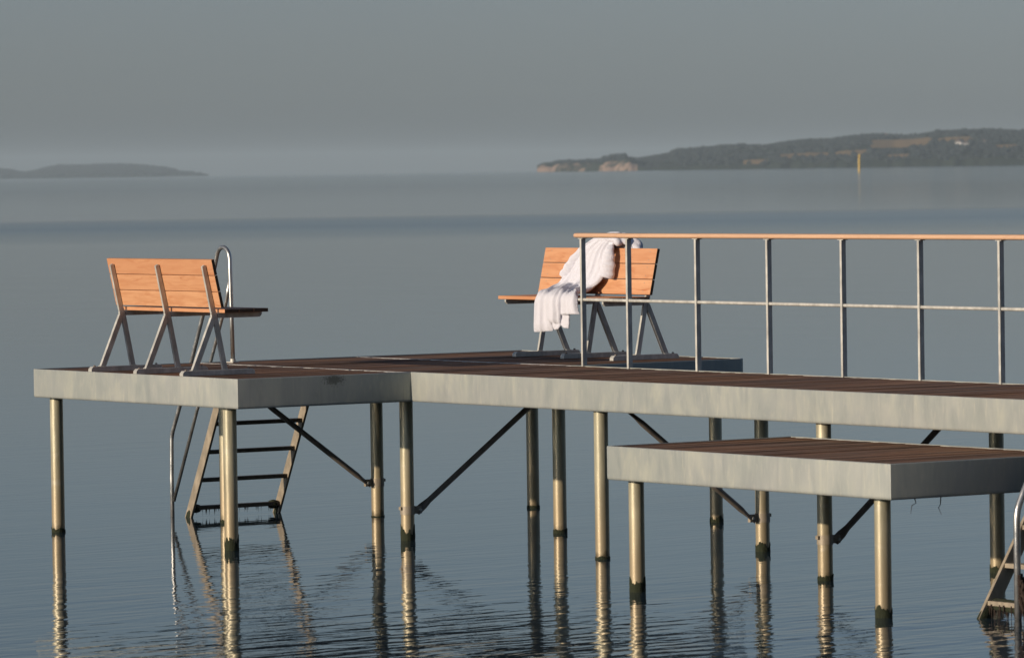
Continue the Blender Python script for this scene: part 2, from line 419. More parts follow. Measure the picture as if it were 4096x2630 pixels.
# woods on the slopes: a far-off mass of small crowns
def crown(bm, c, r, h):
    k = 6; base = []; mid = []; a0 = random.random()*6
    for j in range(k):
        a = a0+2*math.pi*j/k; q = r*random.uniform(.8, 1.1)
        base.append(bm.verts.new(c+Vector((math.cos(a)*q*.8, math.sin(a)*q*.8, 0))))
        mid.append(bm.verts.new(c+Vector((math.cos(a)*q, math.sin(a)*q, h*random.uniform(.4, .6)))))
    tip = bm.verts.new(c+Vector((random.uniform(-.2, .2)*r, random.uniform(-.2, .2)*r, h)))
    for j in range(k):
        bm.faces.new((base[j], base[(j+1) % k], mid[(j+1) % k], mid[j])); bm.faces.new((mid[j], mid[(j+1) % k], tip))
bm = bmesh.new()
for i in range(13500):
    px = random.uniform(2230, 4290) if i < 9500 else random.uniform(4290, 6350); t_ = random.choice((random.uniform(.03, .6), random.uniform(.45, .85), random.uniform(.62, .82)))
    f = noise.noise((px*.004, t_*6.5, 9.3)) + .35*noise.noise((px*.02, t_*14, 2.1))
    if t_ < .6 and f < -.15: continue
    if field_at(px, hgt_r(px, t_)/max(1, lerp_tab(Hr, px)), t_) > 0: continue
    if t_ > .6 and f < -.45 and px < 3300: continue
    if px < 2560 and t_ < .09: continue
    D = lerp_tab(DR, px)+1300*t_
    r = random.uniform(3, 6.5); h = random.uniform(4, 8)*(1.25 if random.random() < .06 else 1)
    if px < 2700: h *= .55 if not 2420 < px < 2510 else 1.0
    crown(bm, bearing(px, D, hgt_r(px, t_)-1.5), r, h)
tag(mkobj('far_woods', bm, M['foliage']), kind='stuff')
bm = bmesh.new()
for i in range(1500):
    px = random.uniform(-100, 835)
    if px > 680 and random.random() < .75: continue
    D = 12500+random.uniform(.03, .8)*1500
    t_ = (D-12500)/1500; hh = lerp_tab(Hl, px)*((1-math.exp(-t_*22))*.30+.70*math.sin(min(1, t_*1.25)*math.pi/2)**1.1)
    crown(bm, bearing(px, D, hh-3), random.uniform(8, 14), random.uniform(5, 9))
tag(mkobj('distant_woods', bm, M['foliage']), kind='stuff')

# unseen wooded bank behind and right of the camera, added to block low sky
bm = bmesh.new(); G = []
for i in range(41):
    v_ = -34+i*6.5; row = []
    for j, (du, z) in enumerate([(0, -1.5), (3, .15), (8, .9), (13, 2.4), (20, 4.0), (45, 5.5), (90, 6.5)]):
        row.append(bm.verts.new((47+du+2.5*noise.noise((v_*.06, j*.4, 0.)), v_, z+(.4*noise.noise((v_*.2, du*.2, 3.)) if z > 0 else 0))))
    G.append(row)
for i in range(40):
    for j in range(6): bm.faces.new((G[i][j], G[i][j+1], G[i+1][j+1], G[i+1][j]))
bmesh.ops.recalc_face_normals(bm, faces=bm.faces)
tag(mkobj('unseen_shore', bm, mat_plain('sandy_turf', (.10, .095, .05), .95, 0, 2, .4), smooth=True), kind='structure')
bm = bmesh.new()
for i in range(1100):
    v_ = random.uniform(-33, 225); du = random.uniform(13, 60)
    for q_ in range(3):
        crown(bm, Vector((47+du+random.uniform(-1.5, 1.5), v_+random.uniform(-1.5, 1.5), 2.5+du*.04+q_*2.6)), random.uniform(1.6, 2.8)*(1-.2*q_), random.uniform(3.5, 5.5))
tag(mkobj('unseen_shore_woods', bm, mat_plain('unseen_shore_foliage', (.05, .065, .03), 1., 0, .8, .5)), kind='stuff')

# white farm houses on the far hillside
def house(px, t_, wd, dp, ht, label, rz):
    p = bearing(px, lerp_tab(DR, px)+1300*t_, hgt_r(px, t_)-.5)
    e = empty('farmhouse', p, rz, label, 'house', 'white houses on the far hillside')
    bm = bmesh.new(); box(bm, -wd/2, wd/2, -dp/2, dp/2, 0, ht); mkobj('wall', bm, M['white'], e)
    bm = bmesh.new(); prism(bm, [(-dp/2-.4, ht), (dp/2+.4, ht), (0, ht+dp*.45)], -wd/2-.4, wd/2+.4); mkobj('roof', bm, M['roof'], e)
    for k in range(int(wd//3.4)):
        bm = bmesh.new(); x = -wd/2+1.7+k*3.3; box(bm, x-.5, x+.5, -dp/2-.06, -dp/2+.05, 1.0, 2.3); mkobj('window', bm, M['glass'], e)
    return e
house(3846, .20, 16, 8, 6.5, 'larger white farmhouse with dark roof, left one of the pair on the right hillside', R(-50))
house(3872, .17, 11, 7, 6, 'smaller white farmhouse just right of the larger one on the hillside', R(-30))
house(3556, .66, 10, 7, 4.5, 'small pale house near the ridge, above the yellow sea mark', R(-40))
house(3946, .25, 8, 6, 4.0, 'little pale outbuilding farthest right on the wooded hillside', R(-20))

# yellow sea mark standing in the water far out
P0 = bearing(3445, 2350); sm = empty('sea_mark', P0, 0, 'slender yellow sea mark pole standing far out in the water before the hills', 'sea mark')
bm = bmesh.new(); tube(bm, [(0, 0, -1), (0, 0, 5.6), (.10, .10, 6.6)], [.42, .36, .30], 12); mkobj('pole', bm, M['yellow'], sm, auto=40)
bm = bmesh.new(); tube(bm, [(.1, .1, 6.6), (.1, .1, 6.95), (.1, .1, 8.1)], [.34, .6, .05], 12); mkobj('topmark', bm, M['yellow'], sm)

# air: one closed even volume
bm = bmesh.new(); box(bm, -20000, 20000, -20000, 20000, -2.5, 95)
o = mkobj('haze', bm, [], None); hm = bpy.data.materials.new('haze_air'); hm.use_nodes = True
hn = hm.node_tree; hn.nodes.clear(); ho = hn.nodes.new('ShaderNodeOutputMaterial'); hv = hn.nodes.new('ShaderNodeVolumePrincipled')
hv.inputs['Color'].default_value = (.64, .77, .85, 1); hv.inputs['Density'].default_value = 6.5e-5; hv.inputs['Anisotropy'].default_value = 0.0
hn.links.new(hv.outputs[0], ho.inputs['Volume']); o.data.materials.append(hm); tag(o, kind='stuff')

# ================================================================== JETTY
jet = empty('jetty', (0, 0, 0), 0, 'long grey steel jetty with brown plank deck and cross platform, carrying both benches', 'jetty')
def fascia_strip(name, poly, z1, z0, parent, closed=False, rad=.0, lip=True):
    """sheet-metal edge beam following a plan polyline, outside on the right-hand side of travel"""
    th = .012
    bm = bmesh.new(); n = len(poly); outer = []; inner = []; P = [Vector(q) for q in poly]
    for i in range(n):
        a = (P[i]-P[i-1]).normalized() if (i > 0 or closed) else None
        b = (P[(i+1) % n]-P[i]).normalized() if (i < n-1 or closed) else None
        na = Vector((-a.y, a.x)) if a else None; nb = Vector((-b.y, b.x)) if b else None
        if na and nb:
            m = (na+nb); m = m/(m.dot(na)) if abs(m.dot(na)) > 1e-6 else na
        else: m = na or nb
        outer.append(P[i]); inner.append(P[i]+m*th)
    prof = [(0, z0+.014), (0, z1-.004), (.15, z1), (1, z1)]
    def pt(i, f, z): q = outer[i].lerp(inner[i], f); return (q.x, q.y, z)
    # outer skin with folded-in bottom lip and top lip
    secs = [(3.2, z0), (.9, z0-.001), (.35, z0+.004), (.08, z0+.011), (0, z0+.021), (0, z1-.005), (.25, z1), (1.6, z1), (1.6, z1-.02), (1., z1-.03), (1., z0+.02), (3.2, z0+.012)]
    rows = [[bm.verts.new(pt(i, f, z)) for f, z in secs] for i in range(n)]
    rng = range(n) if closed else range(n-1)
    for i in rng:
        j = (i+1) % n
        for k in range(len(secs)):
            l_ = (k+1) % len(secs); bm.faces.new((rows[i][k], rows[j][k], rows[j][l_], rows[i][l_]))
    if not closed:
        bm.faces.new(rows[0]); bm.faces.new(rows[-1][::-1])
    bmesh.ops.recalc_face_normals(bm, faces=bm.faces)
    return mkobj(name, bm, M['fascia'], parent, auto=25)
def corner(p, d0, d1, r, n=5):
    """points rounding plan corner p between travel directions d0 and d1"""
    p = Vector(p); a = p-Vector(d0)*r; b = p+Vector(d1)*r; out = []
    for k in range(n+1):
        t = k/n; out.append(tuple((1-t)**2*a+2*t*(1-t)*p+t*t*b))
    return out
X, Y, nX, nY = (1, 0), (0, 1), (-1, 0), (0, -1)
v3 = W+W2
outline = (corner((-L, -WF), nY, X, .03) + corner((0, -WF), X, Y, .006, 2) + [(0, 0)] + [(WEND, 0), (WEND, W)] + [(0, W)]
           + corner((0, v3), Y, nX, .075, 8) + corner((-L, v3), nX, nY, .03))
fascia_strip('fascia', outline, H, H-FH, jet, closed=True)
def decking(name, rects, z, parent, mat=None):
    bm = bmesh.new()
    for (u0_, u1_, v0_, v1_) in rects:
        k = math.floor(u0_/.0983)
        while k*.0983 < u1_:
            a = max(u0_, k*.0983+.003); b = min(u1_, (k+1)*.0983-.003); k += 1
            if b-a < .02: continue
            dz = random.uniform(-.0025, .0015); tz = random.uniform(-.002, .002)
            hexa(bm, [(a, v0_, z-.03), (b, v0_, z-.03), (b, v1_, z-.03), (a, v1_, z-.03), (a, v0_, z+dz), (b, v0_, z+dz+tz), (b, v1_, z+dz+tz), (a, v1_, z+dz)])
    return mkobj(name, bm, mat or M['deck'], parent)
i_ = .019
zt = H-.006
decking('decking', [(-L+i_, -i_, -WF+i_, -.012)], zt, jet)
decking('decking', [(-L+i_, -i_, .012, W-.012), (-i_, WEND-.02, i_, W-i_)], zt, jet)
decking('decking', [(-L+i_, -i_, W+.012, v3-i_)], zt, jet)
for vv in (0.0, W):                                                       # flat metal joint strips between deck fields
    bm = bmesh.new(); box(bm, -L+i_, -i_, vv-.0105, vv+.0105, H-.03, H-.002); mkobj('joint_strip', bm, M['lip'], jet)
# beams under the deck
def beam(u0_, u1_, v0_, v1_, z1, h, parent, name='cross_beam'):
    bm = bmesh.new(); box(bm, u0_, u1_, v0_, v1_, z1-h, z1); bevel(bm, .004, 1); mkobj(name, bm, M['dark'], parent)
def pile(x, y, ztop, parent, alg=.08, lean=(0, 0), seed=0):
    bm = bmesh.new(); tube(bm, [(x, y, -1.6), (x+lean[0]*.5, y+lean[1]*.5, ztop*.5), (x+lean[0], y+lean[1], ztop)], .055, 32, caps=False)
    o = mkobj('pile', bm, M['pile'], parent, smooth=True)
    # algae sleeve at the waterline with a ragged top edge
    bm = bmesh.new(); n = 72; rows = []
    prof = [-.25, -.02, .25, .5, .7, .85, .95, 1.0]
    for k, f in enumerate(prof):
        row = []
        for j in range(n):
            a = 2*math.pi*j/n
            hh = alg*(.66+.60*noise.noise((math.cos(a)*1.4+seed*7.3, math.sin(a)*1.4, seed*3.17))+.28*noise.noise((math.cos(a)*3.3, math.sin(a)*3.3+seed*5.1, 1.4))+.16*noise.noise((math.cos(a)*9.3, math.sin(a)*9.3+seed*5.1, 1.4)))
            z = (f*hh if f > 0 else f*.3)
            r_ = .0585+.004*noise.noise((math.cos(a)*6+seed, math.sin(a)*6, f*7)) - (.006 if k == len(prof)-1 else 0)
            if k >= len(prof)-2: z += alg*.08*noise.noise((math.cos(a)*17, math.sin(a)*17+seed, 5.3))
            row.append(bm.verts.new((x+math.cos(a)*r_, y+math.sin(a)*r_, z)))
        rows.append(row)
    for k in range(len(prof)-1):
        for j in range(n): bm.faces.new((rows[k][j], rows[k][(j+1) % n], rows[k+1][(j+1) % n], rows[k+1][j]))
    mkobj('algae', bm, M['algae'], o, smooth=True)
    return o
piles = dict(p1=(-3.24, -1.48, .05), p2=(-.386, -1.48, .115), p3=(-3.15, .12, .04), p4=(-2.86, 1.48, .014), p5=(-.267, .12, .125), p6=(-2.80, 3.08, .03),
             p7=(-.053, 1.48, .04), p8=(2.50, .12, .035), p10=(.0, 3.08, .07), p11=(2.78, 1.45, .085), p12=(5.314, .12, .05), p14=(5.653, 1.45, .06),
             p15=(8.15, .12, .07), p16=(8.5, 1.45, .07), p17=(11.0, .12, .07), p18=(11.3, 1.45, .07))
piles['p10'] = (-.16, 3.16, .07)
PO = {}
for i, (k, (x, y, al)) in enumerate(piles.items()): PO[k] = pile(x, y, H-.05, jet, al, seed=i+1)
for k1, k2 in (('p1', 'p3'), ('p2', 'p5')):
    x = piles[k1][0]
    beam(x-.05, x+.05, -WF+.03, W+W2-.05, H-.04, .10, jet)
for k in ('p8', 'p11', 'p12', 'p15', 'p17'):
    if k == 'p11': continue
    x = piles[k][0]; beam(x-.05, x+.25, .03, W-.03, H-.04, .10, jet)

def brace(k, x, v_top, z_top, pl, zc, parent, side):
    """diagonal tube from under the deck down to a clamp on pile pl"""
    px, py, _ = piles[pl]
    s_ = -1 if v_top < py else 1
    ve = py+s_*.055+s_*.055
    e = Vector((px, ve, zc)); t_ = Vector((px, v_top, z_top)); d = (t_-e).normalized()
    bm = bmesh.new()
    tube(bm, [e-d*.035, e+d*.0, e+d*.05, e+d*.12, t_-d*.14, t_-d*.05, t_+d*.06], [(.008, .036), (.009, .037), (.012, .036), (.0235, .0235), (.0235, .0235), (.011, .035), (.009, .035)], 18)
    b = mkobj('brace', bm, M['dark'], parent, auto=50)
    bm = bmesh.new(); cylz(bm, px, py, zc-.035, zc+.035, .060, 28)
    box(bm, px-.016, px+.016, min(py+s_*.05, ve+s_*.02), max(py+s_*.05, ve+s_*.02), zc-.030, zc+.030)
    box(bm, px-.016, px+.016, min(py-s_*.05, py-s_*.075), max(py-s_*.05, py-s_*.075), zc+.005, zc+.030)
    bmesh.ops.recalc_face_normals(bm, faces=bm.faces)
    mkobj('clamp', bm, M['worn'], b, auto=35)
    bm = bmesh.new(); tube(bm, [(px+.012, ve, zc), (px+.034, ve, zc)], .012, 6); mkobj('bolt', bm, M['steel'], b)
    return b
brace(1, 0, .30, 1.07, 'p4', .30, jet, -1)
brace(2, 0, 1.41, 1.10, 'p5', .245, jet, 1)
brace(3, 0, .20, 1.13, 'p11', .265, jet, -1)
brace(4, 0, 1.30, 1.15, 'p12', .295, jet, 1)
brace(5, 0, .25, 1.12, 'p16', .28, jet, -1)

# ------------------------------------------------------------------ lower platform
low = empty('bathing_platform', (6.6, -.8, 0), 0, 'lower square steel platform with reddish plank deck in front of the long walkway', 'platform')
def P_(o): o.location = (-6.6, .8, 0); return o
ol = corner((LU0, LV0), nY, X, .03) + corner((LU1, LV0), X, Y, .006, 2) + corner((LU1, LV1), Y, nX, .02, 2) + corner((LU0, LV1), nX, nY, .03)
P_(fascia_strip('fascia', ol, H2, H2-FH, low, closed=True))
P_(decking('decking', [(LU0+i_, LU1-i_, LV0+i_, LV1-i_)], H2-.006, low))
for i, (x, y, al) in enumerate([(5.188, -1.46, .11), (8.007, -1.46, .10)]):
    P_(pile(x, y, H2-.05, low, al, seed=30+i))
for k, vv in enumerate((8.296-.35, 8.296-.20)): pass
for (yy, pts) in ((0, [(LU1-.02, -1.40, H2-FH), (LU1-.02, -1.39, H2-FH-.03), (LU1-.02, -1.425, H2-FH-.045), (LU1-.02, -1.435, H2-FH-.10)]),
                  (1, [(LU1-.02, -1.18, H2-FH), (LU1-.02, -1.185, H2-FH-.05), (LU1-.02, -1.20, H2-FH-.07), (LU1-.02, -1.175, H2-FH-.12)])):
    bm = bmesh.new(); tube(bm, pts, [.004, .003, .0025, .001], 6); P_(mkobj('hanging_weed', bm, M['weed'], low))

# ------------------------------------------------------------------ railing
rail = empty('railing', (0, W, H), 0, 'railing of flat steel posts and wooden handrail along the far side of the walkway', 'railing')
V0 = -.012
p_us = [.16, .81] + [.81+.948*k for k in range(1, 12)]
RH = 1.05
for u in p_us:
    bm = bmesh.new(); box(bm, u-.012, u+.012, V0-.021, V0+.021, -.04, RH-.004); bevel(bm, .0015, 1)
    pst = mkobj('post', bm, M['steel'], rail)
    bm = bmesh.new(); box(bm, u-.035, u+.035, V0-.024, V0+.024, RH-.004, RH+.001); mkobj('saddle_plate', bm, M['steel'], pst)
bm = bmesh.new(); tube(bm, [(p_us[0]-.06, V0, .545), (p_us[-1]+.05, V0, .545)], .0135, 14); bevel(bm, .003, 2, 60)
mkobj('mid_rail', bm, M['steel'], rail, auto=50)
# handrail: rounded larch section in butted lengths
sec = []
for k in range(20):
    a = 2*math.pi*k/20; ca, sa = math.cos(a), math.sin(a)
    sec.append((V0+.037*math.copysign(abs(ca)**.8, ca), RH+.0225+.0205*math.copysign(abs(sa)**.62, sa)))
bm = bmesh.new(); bl = bm.faces.layers.int.new('bd'); u = p_us[0]-.085; lens = [.62, 1.12, .93, 1.42, 1.71, 1.4, 1.6, 1.5, 1.5, 1.5]; k = 0
edges_u = []
while u < 11.2:
    e_ = u+lens[k % len(lens)]; dz = random.uniform(-.0008, .0008); r_e = .012 if k == 0 else .0015
    ts = [(u, .80 if k == 0 else .97), (u+r_e*.4, .93 if k == 0 else .99), (u+r_e*1.6, 1.), (e_-.003, 1.), (e_-.001, .975)]
    rr = []
    for (uu, sc) in ts:
        rr.append([bm.verts.new((uu, V0+(q[0]-V0)*sc, RH+.0225+(q[1]-RH-.0225)*sc+dz)) for q in sec])
    for a in range(len(rr)-1):
        for j in range(20):
            f = bm.faces.new((rr[a][j], rr[a][(j+1) % 20], rr[a+1][(j+1) % 20], rr[a+1][j])); f[bl] = k
    f = bm.faces.new(rr[0][::-1]); f[bl] = k; f = bm.faces.new(rr[-1]); f[bl] = k
    u = e_; k += 1
bmesh.ops.recalc_face_normals(bm, faces=bm.faces)
vals = [f[bl] for f in bm.faces]
hr = mkobj('handrail', bm, M['rail_wood'], rail, auto=40)
def board_attr(o, vals):
    a = o.data.attributes.new('board', 'FLOAT', 'FACE')
    for i, v in enumerate(vals): a.data[i].value = v
board_attr(hr, vals)

# ------------------------------------------------------------------ bench
def boards(specs, x0, x1, name, parent, screws=None):
    """specs: list of 4-point (s,z) quads"""
    bm = bmesh.new(); vals = []
    for k, q in enumerate(specs):
        n0 = len(bm.faces)
        b2 = bmesh.new(); prism(b2, q, x0, x1); bevel(b2, .0025, 2, 40)
        me = bpy.data.meshes.new('t'); b2.to_mesh(me); b2.free(); bm.from_mesh(me); bpy.data.meshes.remove(me)
        vals += [k+1]*(len(bm.faces)-n0)
    if screws:
        for (x, s_, z, n_) in screws:
            n0 = len(bm.faces); N = Vector((0, n_[0], n_[1])); c = Vector((x, s_, z))
            tube(bm, [c-N*.003, c+N*.0012], .0045, 8); bm.faces.ensure_lookup_table()
            for f in bm.faces[n0:]: f.material_index = 1
            vals += [0]*(len(bm.faces)-n0)
    bm.normal_update()
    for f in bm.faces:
        if f.material_index == 0 and abs(f.normal.x) > .9: f.material_index = 2  # dark end grain, with the shade on the board ends put into its colour
    o = mkobj(name, bm, [M['larch'], M['screw'], M['shaded_endgrain']], parent); board_attr(o, vals); return o
def bar(bm, a, b, wd, x0, x1, cut=0):
    """flat bar in the s-z plane from a to b, width wd"""
    a, b = Vector(a), Vector(b); d = (b-a).normalized(); n = Vector((-d.y, d.x))*wd/2
    q = [a-n, b-n, b+n, a+n]
    prism(bm, [tuple(v) for v in q], x0, x1)
def make_bench(label):
    t = empty('bench', (0, 0, 0), 0, label, 'bench', 'benches on the jetty platform')
    tw = .011
    bt = [(.322, .545), (.236, .934)]; d = Vector((.236-.322, .934-.545)); Lb = d.length; d.normalize(); n = Vector((d.y, -d.x))
    O = Vector((.322, .546)); th = .028; g = .0055; wb = (Lb-2*g)/3
    sp = []
    for k in range(3):
        a = O+d*(k*(wb+g)); b = a+d*wb; sp.append([tuple(a), tuple(a+n*th), tuple(b+n*th), tuple(b)])
    scr = []
    for k in range(3):
        for f in (.22, .78):
            for x in (-.752, 0, .752):
                c = O+d*(k*(wb+g)+wb*f)+n*th; scr.append((x+.006*math.sin(k*5+f*9), c.x, c.y, (n.x, n.y)))
    boards(sp, -.856, .856, 'backrest', t, scr)
    ws = (.767-.355-2*.004)/3
    boards([[(.355+k*(ws+.004), .5035), (.355+k*(ws+.004)+ws, .5035), (.355+k*(ws+.004)+ws, .533), (.355+k*(ws+.004), .533)] for k in range(3)], -.856, .856, 'seat', t)
    for X0 in (-.751, 0, .751):
        x0, x1 = X0-tw, X0+tw
        bm = bmesh.new()
        prism(bm, [(0, 0), (.68, 0), (.68, .024), (.662, .043), (.018, .043), (0, .024)], X0-.027, X0+.027); bevel(bm, .002, 1)
        rb = mkobj('base_rail', bm, M['steel'], t)
        for s_ in (.045, .635):
            bm = bmesh.new(); tube(bm, [(X0, s_, .043), (X0, s_, .049), (X0, s_, .055)], [.011, .011, .006], 8); mkobj('bolt', bm, M['dark'], rb)
        bm = bmesh.new(); prism(bm, [(.096, .043), (.148, .043), (.312, .418), (.303, .470), (.284, .470)], x0-.004, x1+.004); bevel(bm, .002, 1); mkobj('leg', bm, M['steel'], t)
        bm = bmesh.new(); prism(bm, [(.386, .043), (.432, .043), (.352, .44), (.338, .495), (.286, .495), (.288, .470), (.306, .470), (.314, .418)], x0-.001, x1+.001); bevel(bm, .0015, 1); mkobj('leg', bm, M['steel'], t)
        bm = bmesh.new(); prism(bm, [(.286, .497), (.338, .497), (.3195, .5445), (.240, .888), (.226, .893), (.206, .880)], x0, x1); bevel(bm, .0015, 1); mkobj('upright', bm, M['steel'], t)
        bm = bmesh.new(); prism(bm, [(.3405, .5015), (.3545, .461), (.742, .461), (.763, .480), (.763, .5015)], x0, x1); bevel(bm, .0015, 1); mkobj('seat_bracket', bm, M['steel'], t)
        for s_ in (.10, .40):
            bm = bmesh.new(); box(bm, X0-.022, X0+.022, s_-.008, s_+.042, .0435, .0475); mkobj('weld_plate', bm, M['steel'], rb)
    return t
b1 = make_bench('larch and steel bench at the left end, seen from behind, its seat empty')
b1.location = (-1.685, -1.601, H-.004)
def copy_tree(o, parent=None):
    c = o.copy(); COL.objects.link(c); c.parent = parent
    for ch in o.children: copy_tree(ch, c)
    return c
b2 = copy_tree(b1); b2.location = (-1.363, 3.109, H-.004); b2.rotation_euler = (0, 0, math.pi-.013)
b2['label'] = 'larch and steel bench facing the viewer, with the white robe draped over it'

# ------------------------------------------------------------------ bathrobe on bench 2
ROB = empty('bathrobe', b2.location, b2.rotation_euler.z, 'white terry bathrobe slung over the backrest and seat of the far bench', 'bathrobe')
def catmull(P, t):
    n = len(P)-1; x = t*n; i = min(int(x), n-1); f = x-i
    p0, p1, p2, p3 = P[max(0, i-1)], P[i], P[i+1], P[min(n, i+2)]
    return .5*((2*p1)+(-p0+p2)*f+(2*p0-5*p1+4*p2-p3)*f*f+(-p0+3*p1-3*p2+p3)*f**3)
def sheet(bm, secs, folds, na=110, nb=64, thick=.012, hem=.0, seed=0, edge=.02, rough=.004, out=None):
    """cloth band through cross sections (left point, right point); folds: (b centre at start, drift, width, height)"""
    Lp = [Vector(a) for a, b in secs]; Rp = [Vector(b) for a, b in secs]
    base = []
    for i in range(na+1):
        t = i/na; l_, r_ = catmull(Lp, t), catmull(Rp, t); base.append([l_.lerp(r_, j/nb) for j in range(nb+1)])
    top = []; bot = []
    for i in range(na+1):
        rt_ = []; rb_ = []
        for j in range(nb+1):
            a = base[min(na, i+1)][j]-base[max(0, i-1)][j]; b = base[i][min(nb, j+1)]-base[i][max(0, j-1)]
            N = a.cross(b).normalized()
            if out and N.dot(Vector(out)) < 0: N = -N
            t, s_ = i/na, j/nb; h = 0
            for (c, dr, wd, ht, ph) in folds:
                ht *= 1.25
                cc = c+dr*t+.035*math.sin(t*5+ph); q = (s_-cc)/wd
                h += ht*math.exp(-q*q)*(.65+.35*math.sin(t*4.3+ph*2))
            h += rough*noise.noise((s_*9+seed, t*7, 1.3))+rough*.6*noise.noise((s_*24+seed, t*15, 4.))
            e = min(1, min(s_, 1-s_)/.07); e = math.sin(e*math.pi/2)
            ee = min(1, min(t, 1-t)/.03); ee = math.sin(ee*math.pi/2)
            wob = Vector((0, 0, 0))
            if j in (0, nb) or True:
                k = 1-e; wob = (b.normalized() if b.length > 0 else Vector())*k*edge*noise.noise((t*9+seed, s_*2, 7.))
            P = base[i][j]+wob
            rt_.append(bm.verts.new(P+N*((edge*.9+h)*e*ee+thick*.5*(e*ee)))); rb_.append(bm.verts.new(P-N*thick*.5*e*ee-N*.001+N*max(0, h*.45)*e*ee))
        top.append(rt_); bot.append(rb_)
    for i in range(na):
        for j in range(nb):
            bm.faces.new((top[i][j], top[i][j+1], top[i+1][j+1], top[i+1][j])); bm.faces.new((bot[i][j], bot[i+1][j], bot[i+1][j+1], bot[i][j+1]))
    for i in range(na):
        bm.faces.new((top[i][0], top[i+1][0], bot[i+1][0], bot[i][0])); bm.faces.new((top[i][nb], bot[i][nb], bot[i+1][nb], top[i+1][nb]))
    for j in range(nb):
        bm.faces.new((top[0][j], bot[0][j], bot[0][j+1], top[0][j+1])); bm.faces.new((top[na][j], top[na][j+1], bot[na][j+1], bot[na][j]))
def finish(name, bm, parent, vox=.006, it=4):
    bmesh.ops.recalc_face_normals(bm, faces=bm.faces)
    o = mkobj(name, bm, M['robe'], parent, smooth=True)
    md = o.modifiers.new('r', 'REMESH'); md.mode = 'VOXEL'; md.voxel_size = vox; md.use_smooth_shade = True
    ms = o.modifiers.new('s', 'SMOOTH'); ms.factor = .5; ms.iterations = it
    return o
def roll(bm, pts, r, seed, n=22, sub=10, flat=1.0):
    P = [Vector(p) for p in pts]; q = [catmull(P, i/(len(P)*sub)) for i in range(len(P)*sub+1)]; k = len(q)
    rad = []
    for i in range(k):
        t = i/(k-1); f = math.sin(min(1, min(t, 1-t)/.16)*math.pi/2)**.7
        rr = max(.004, r*f*(1+.22*noise.noise((t*6, seed, 0.))))
        rad.append((rr, rr*flat))
    tube(bm, q, rad, n)
bm = bmesh.new()
ZS = [(.80, .165), (.90, .185), (.965, .21), (1.02, .262), (.985, .302), (.92, .322), (.84, .338), (.76, .354), (.675, .386), (.612, .432)]
def band(xl, xr, hem, off=0, fo=(), seed=0, nb=44, tail=None):
    """one cloth length from behind the backrest, over it, down the front, over the seat and hanging to its hem"""
    secs = []
    for k, (z, s_) in enumerate(ZS):
        o_ = off if k > 2 else 0
        secs.append(((xl[k], s_+o_, z+(o_*.6 if k == 3 else 0)), (xr[k], s_+o_, z+(o_*.6 if k == 3 else 0))))
    for k, (s_, z) in enumerate([(.515, .585), (.62, .570), (.725, .562), (.785, .545), (.808, .50), (.812, .42)]):
        i = 10+k; up_ = off if s_ < .75 else 0; fw_ = off if s_ > .75 else 0
        secs.append(((xl[i], s_+fw_, z+up_), (xr[i], s_+fw_, z+up_)))
    for (x0, x1, z0, z1) in (tail or []): secs.append(((x0, .816+off, z0), (x1, .814+off, z1)))
    secs.append(((xl[-1], .812+off, hem[0]), (xr[-1], .810+off, hem[1])))
    sheet(bm, secs, fo, 190, nb, .014, seed=seed, edge=.010, rough=.0035, out=None)
LL = [.03, .01, -.02, -.01, .10, .25, .335, .378, .415, .435, .42, .33, .24, .20, .207, .218, .236]
M1 = [-.18, -.18, -.17, -.10, -.04, .08, .14, .175, .21, .225, .22, .12, .02, -.03, -.03, -.035, -.045]
M2 = [-.28, -.28, -.27, -.22, -.16, -.08, -.05, -.025, .0, .045, .07, -.03, -.16, -.205, -.212, -.218, -.20]
RR = [-.38, -.39, -.38, -.34, -.295, -.245, -.217, -.206, -.20, -.135, -.07, -.15, -.33, -.42, -.445, -.465, -.488]
band(LL, [m-.03 for m in M1], (.222, .238), 0, [(.22, .03, .10, .022, 0), (.52, -.03, .09, .026, 1.3), (.82, .02, .09, .022, 2.6)], 1)
band([m+.015 for m in M1], M2, (.312, .302), .020, [(.25, .05, .13, .020, .6), (.72, -.05, .12, .024, 2.1)], 5)
band([m+.03 for m in M2], RR, (.38, .393), 0, [(.22, .04, .10, .022, 3.), (.55, -.02, .09, .026, 4.), (.85, .02, .09, .020, 5.)], 9)
sheet(bm, [((-.06, .80, .36), (-.21, .80, .36)), ((-.085, .822, .29), (-.20, .822, .29)), ((-.10, .815, .256), (-.17, .815, .262))], [(.4, 0, .2, .014, 1)], 26, 26, .012, seed=11, edge=.008, out=(0, 1, 0))
sheet(bm, [((-.18, .795, .42), (-.30, .795, .42)), ((-.19, .802, .32), (-.305, .80, .32)), ((-.21, .80, .272), (-.295, .80, .268))], [(.5, 0, .2, .012, 1)], 26, 26, .010, seed=17, edge=.008, out=(0, 1, 0))
for i, (pts, r_) in enumerate([
    ([(-.02, .345, .90), (.02, .375, .79), (.06, .40, .69), (.06, .47, .625), (.0, .59, .598), (-.11, .72, .588), (-.18, .79, .562), (-.198, .832, .49), (-.20, .832, .36)], .026),
    ([(.12, .335, .93), (.20, .36, .82), (.27, .39, .71), (.28, .46, .622), (.22, .58, .592), (.12, .72, .584), (.085, .79, .558), (.078, .828, .46), (.075, .826, .27)], .024),
    ([(.32, .355, .80), (.36, .385, .70), (.37, .44, .62), (.32, .56, .586), (.22, .70, .576), (.165, .785, .556), (.155, .824, .47), (.16, .826, .25)], .022),
    ([(-.16, .345, .86), (-.12, .37, .74), (-.10, .40, .64), (-.12, .50, .585), (-.22, .66, .575), (-.33, .77, .56), (-.345, .818, .48), (-.36, .818, .40)], .022)]):
    roll(bm, pts, r_, 40+i*2.7, flat=.8)
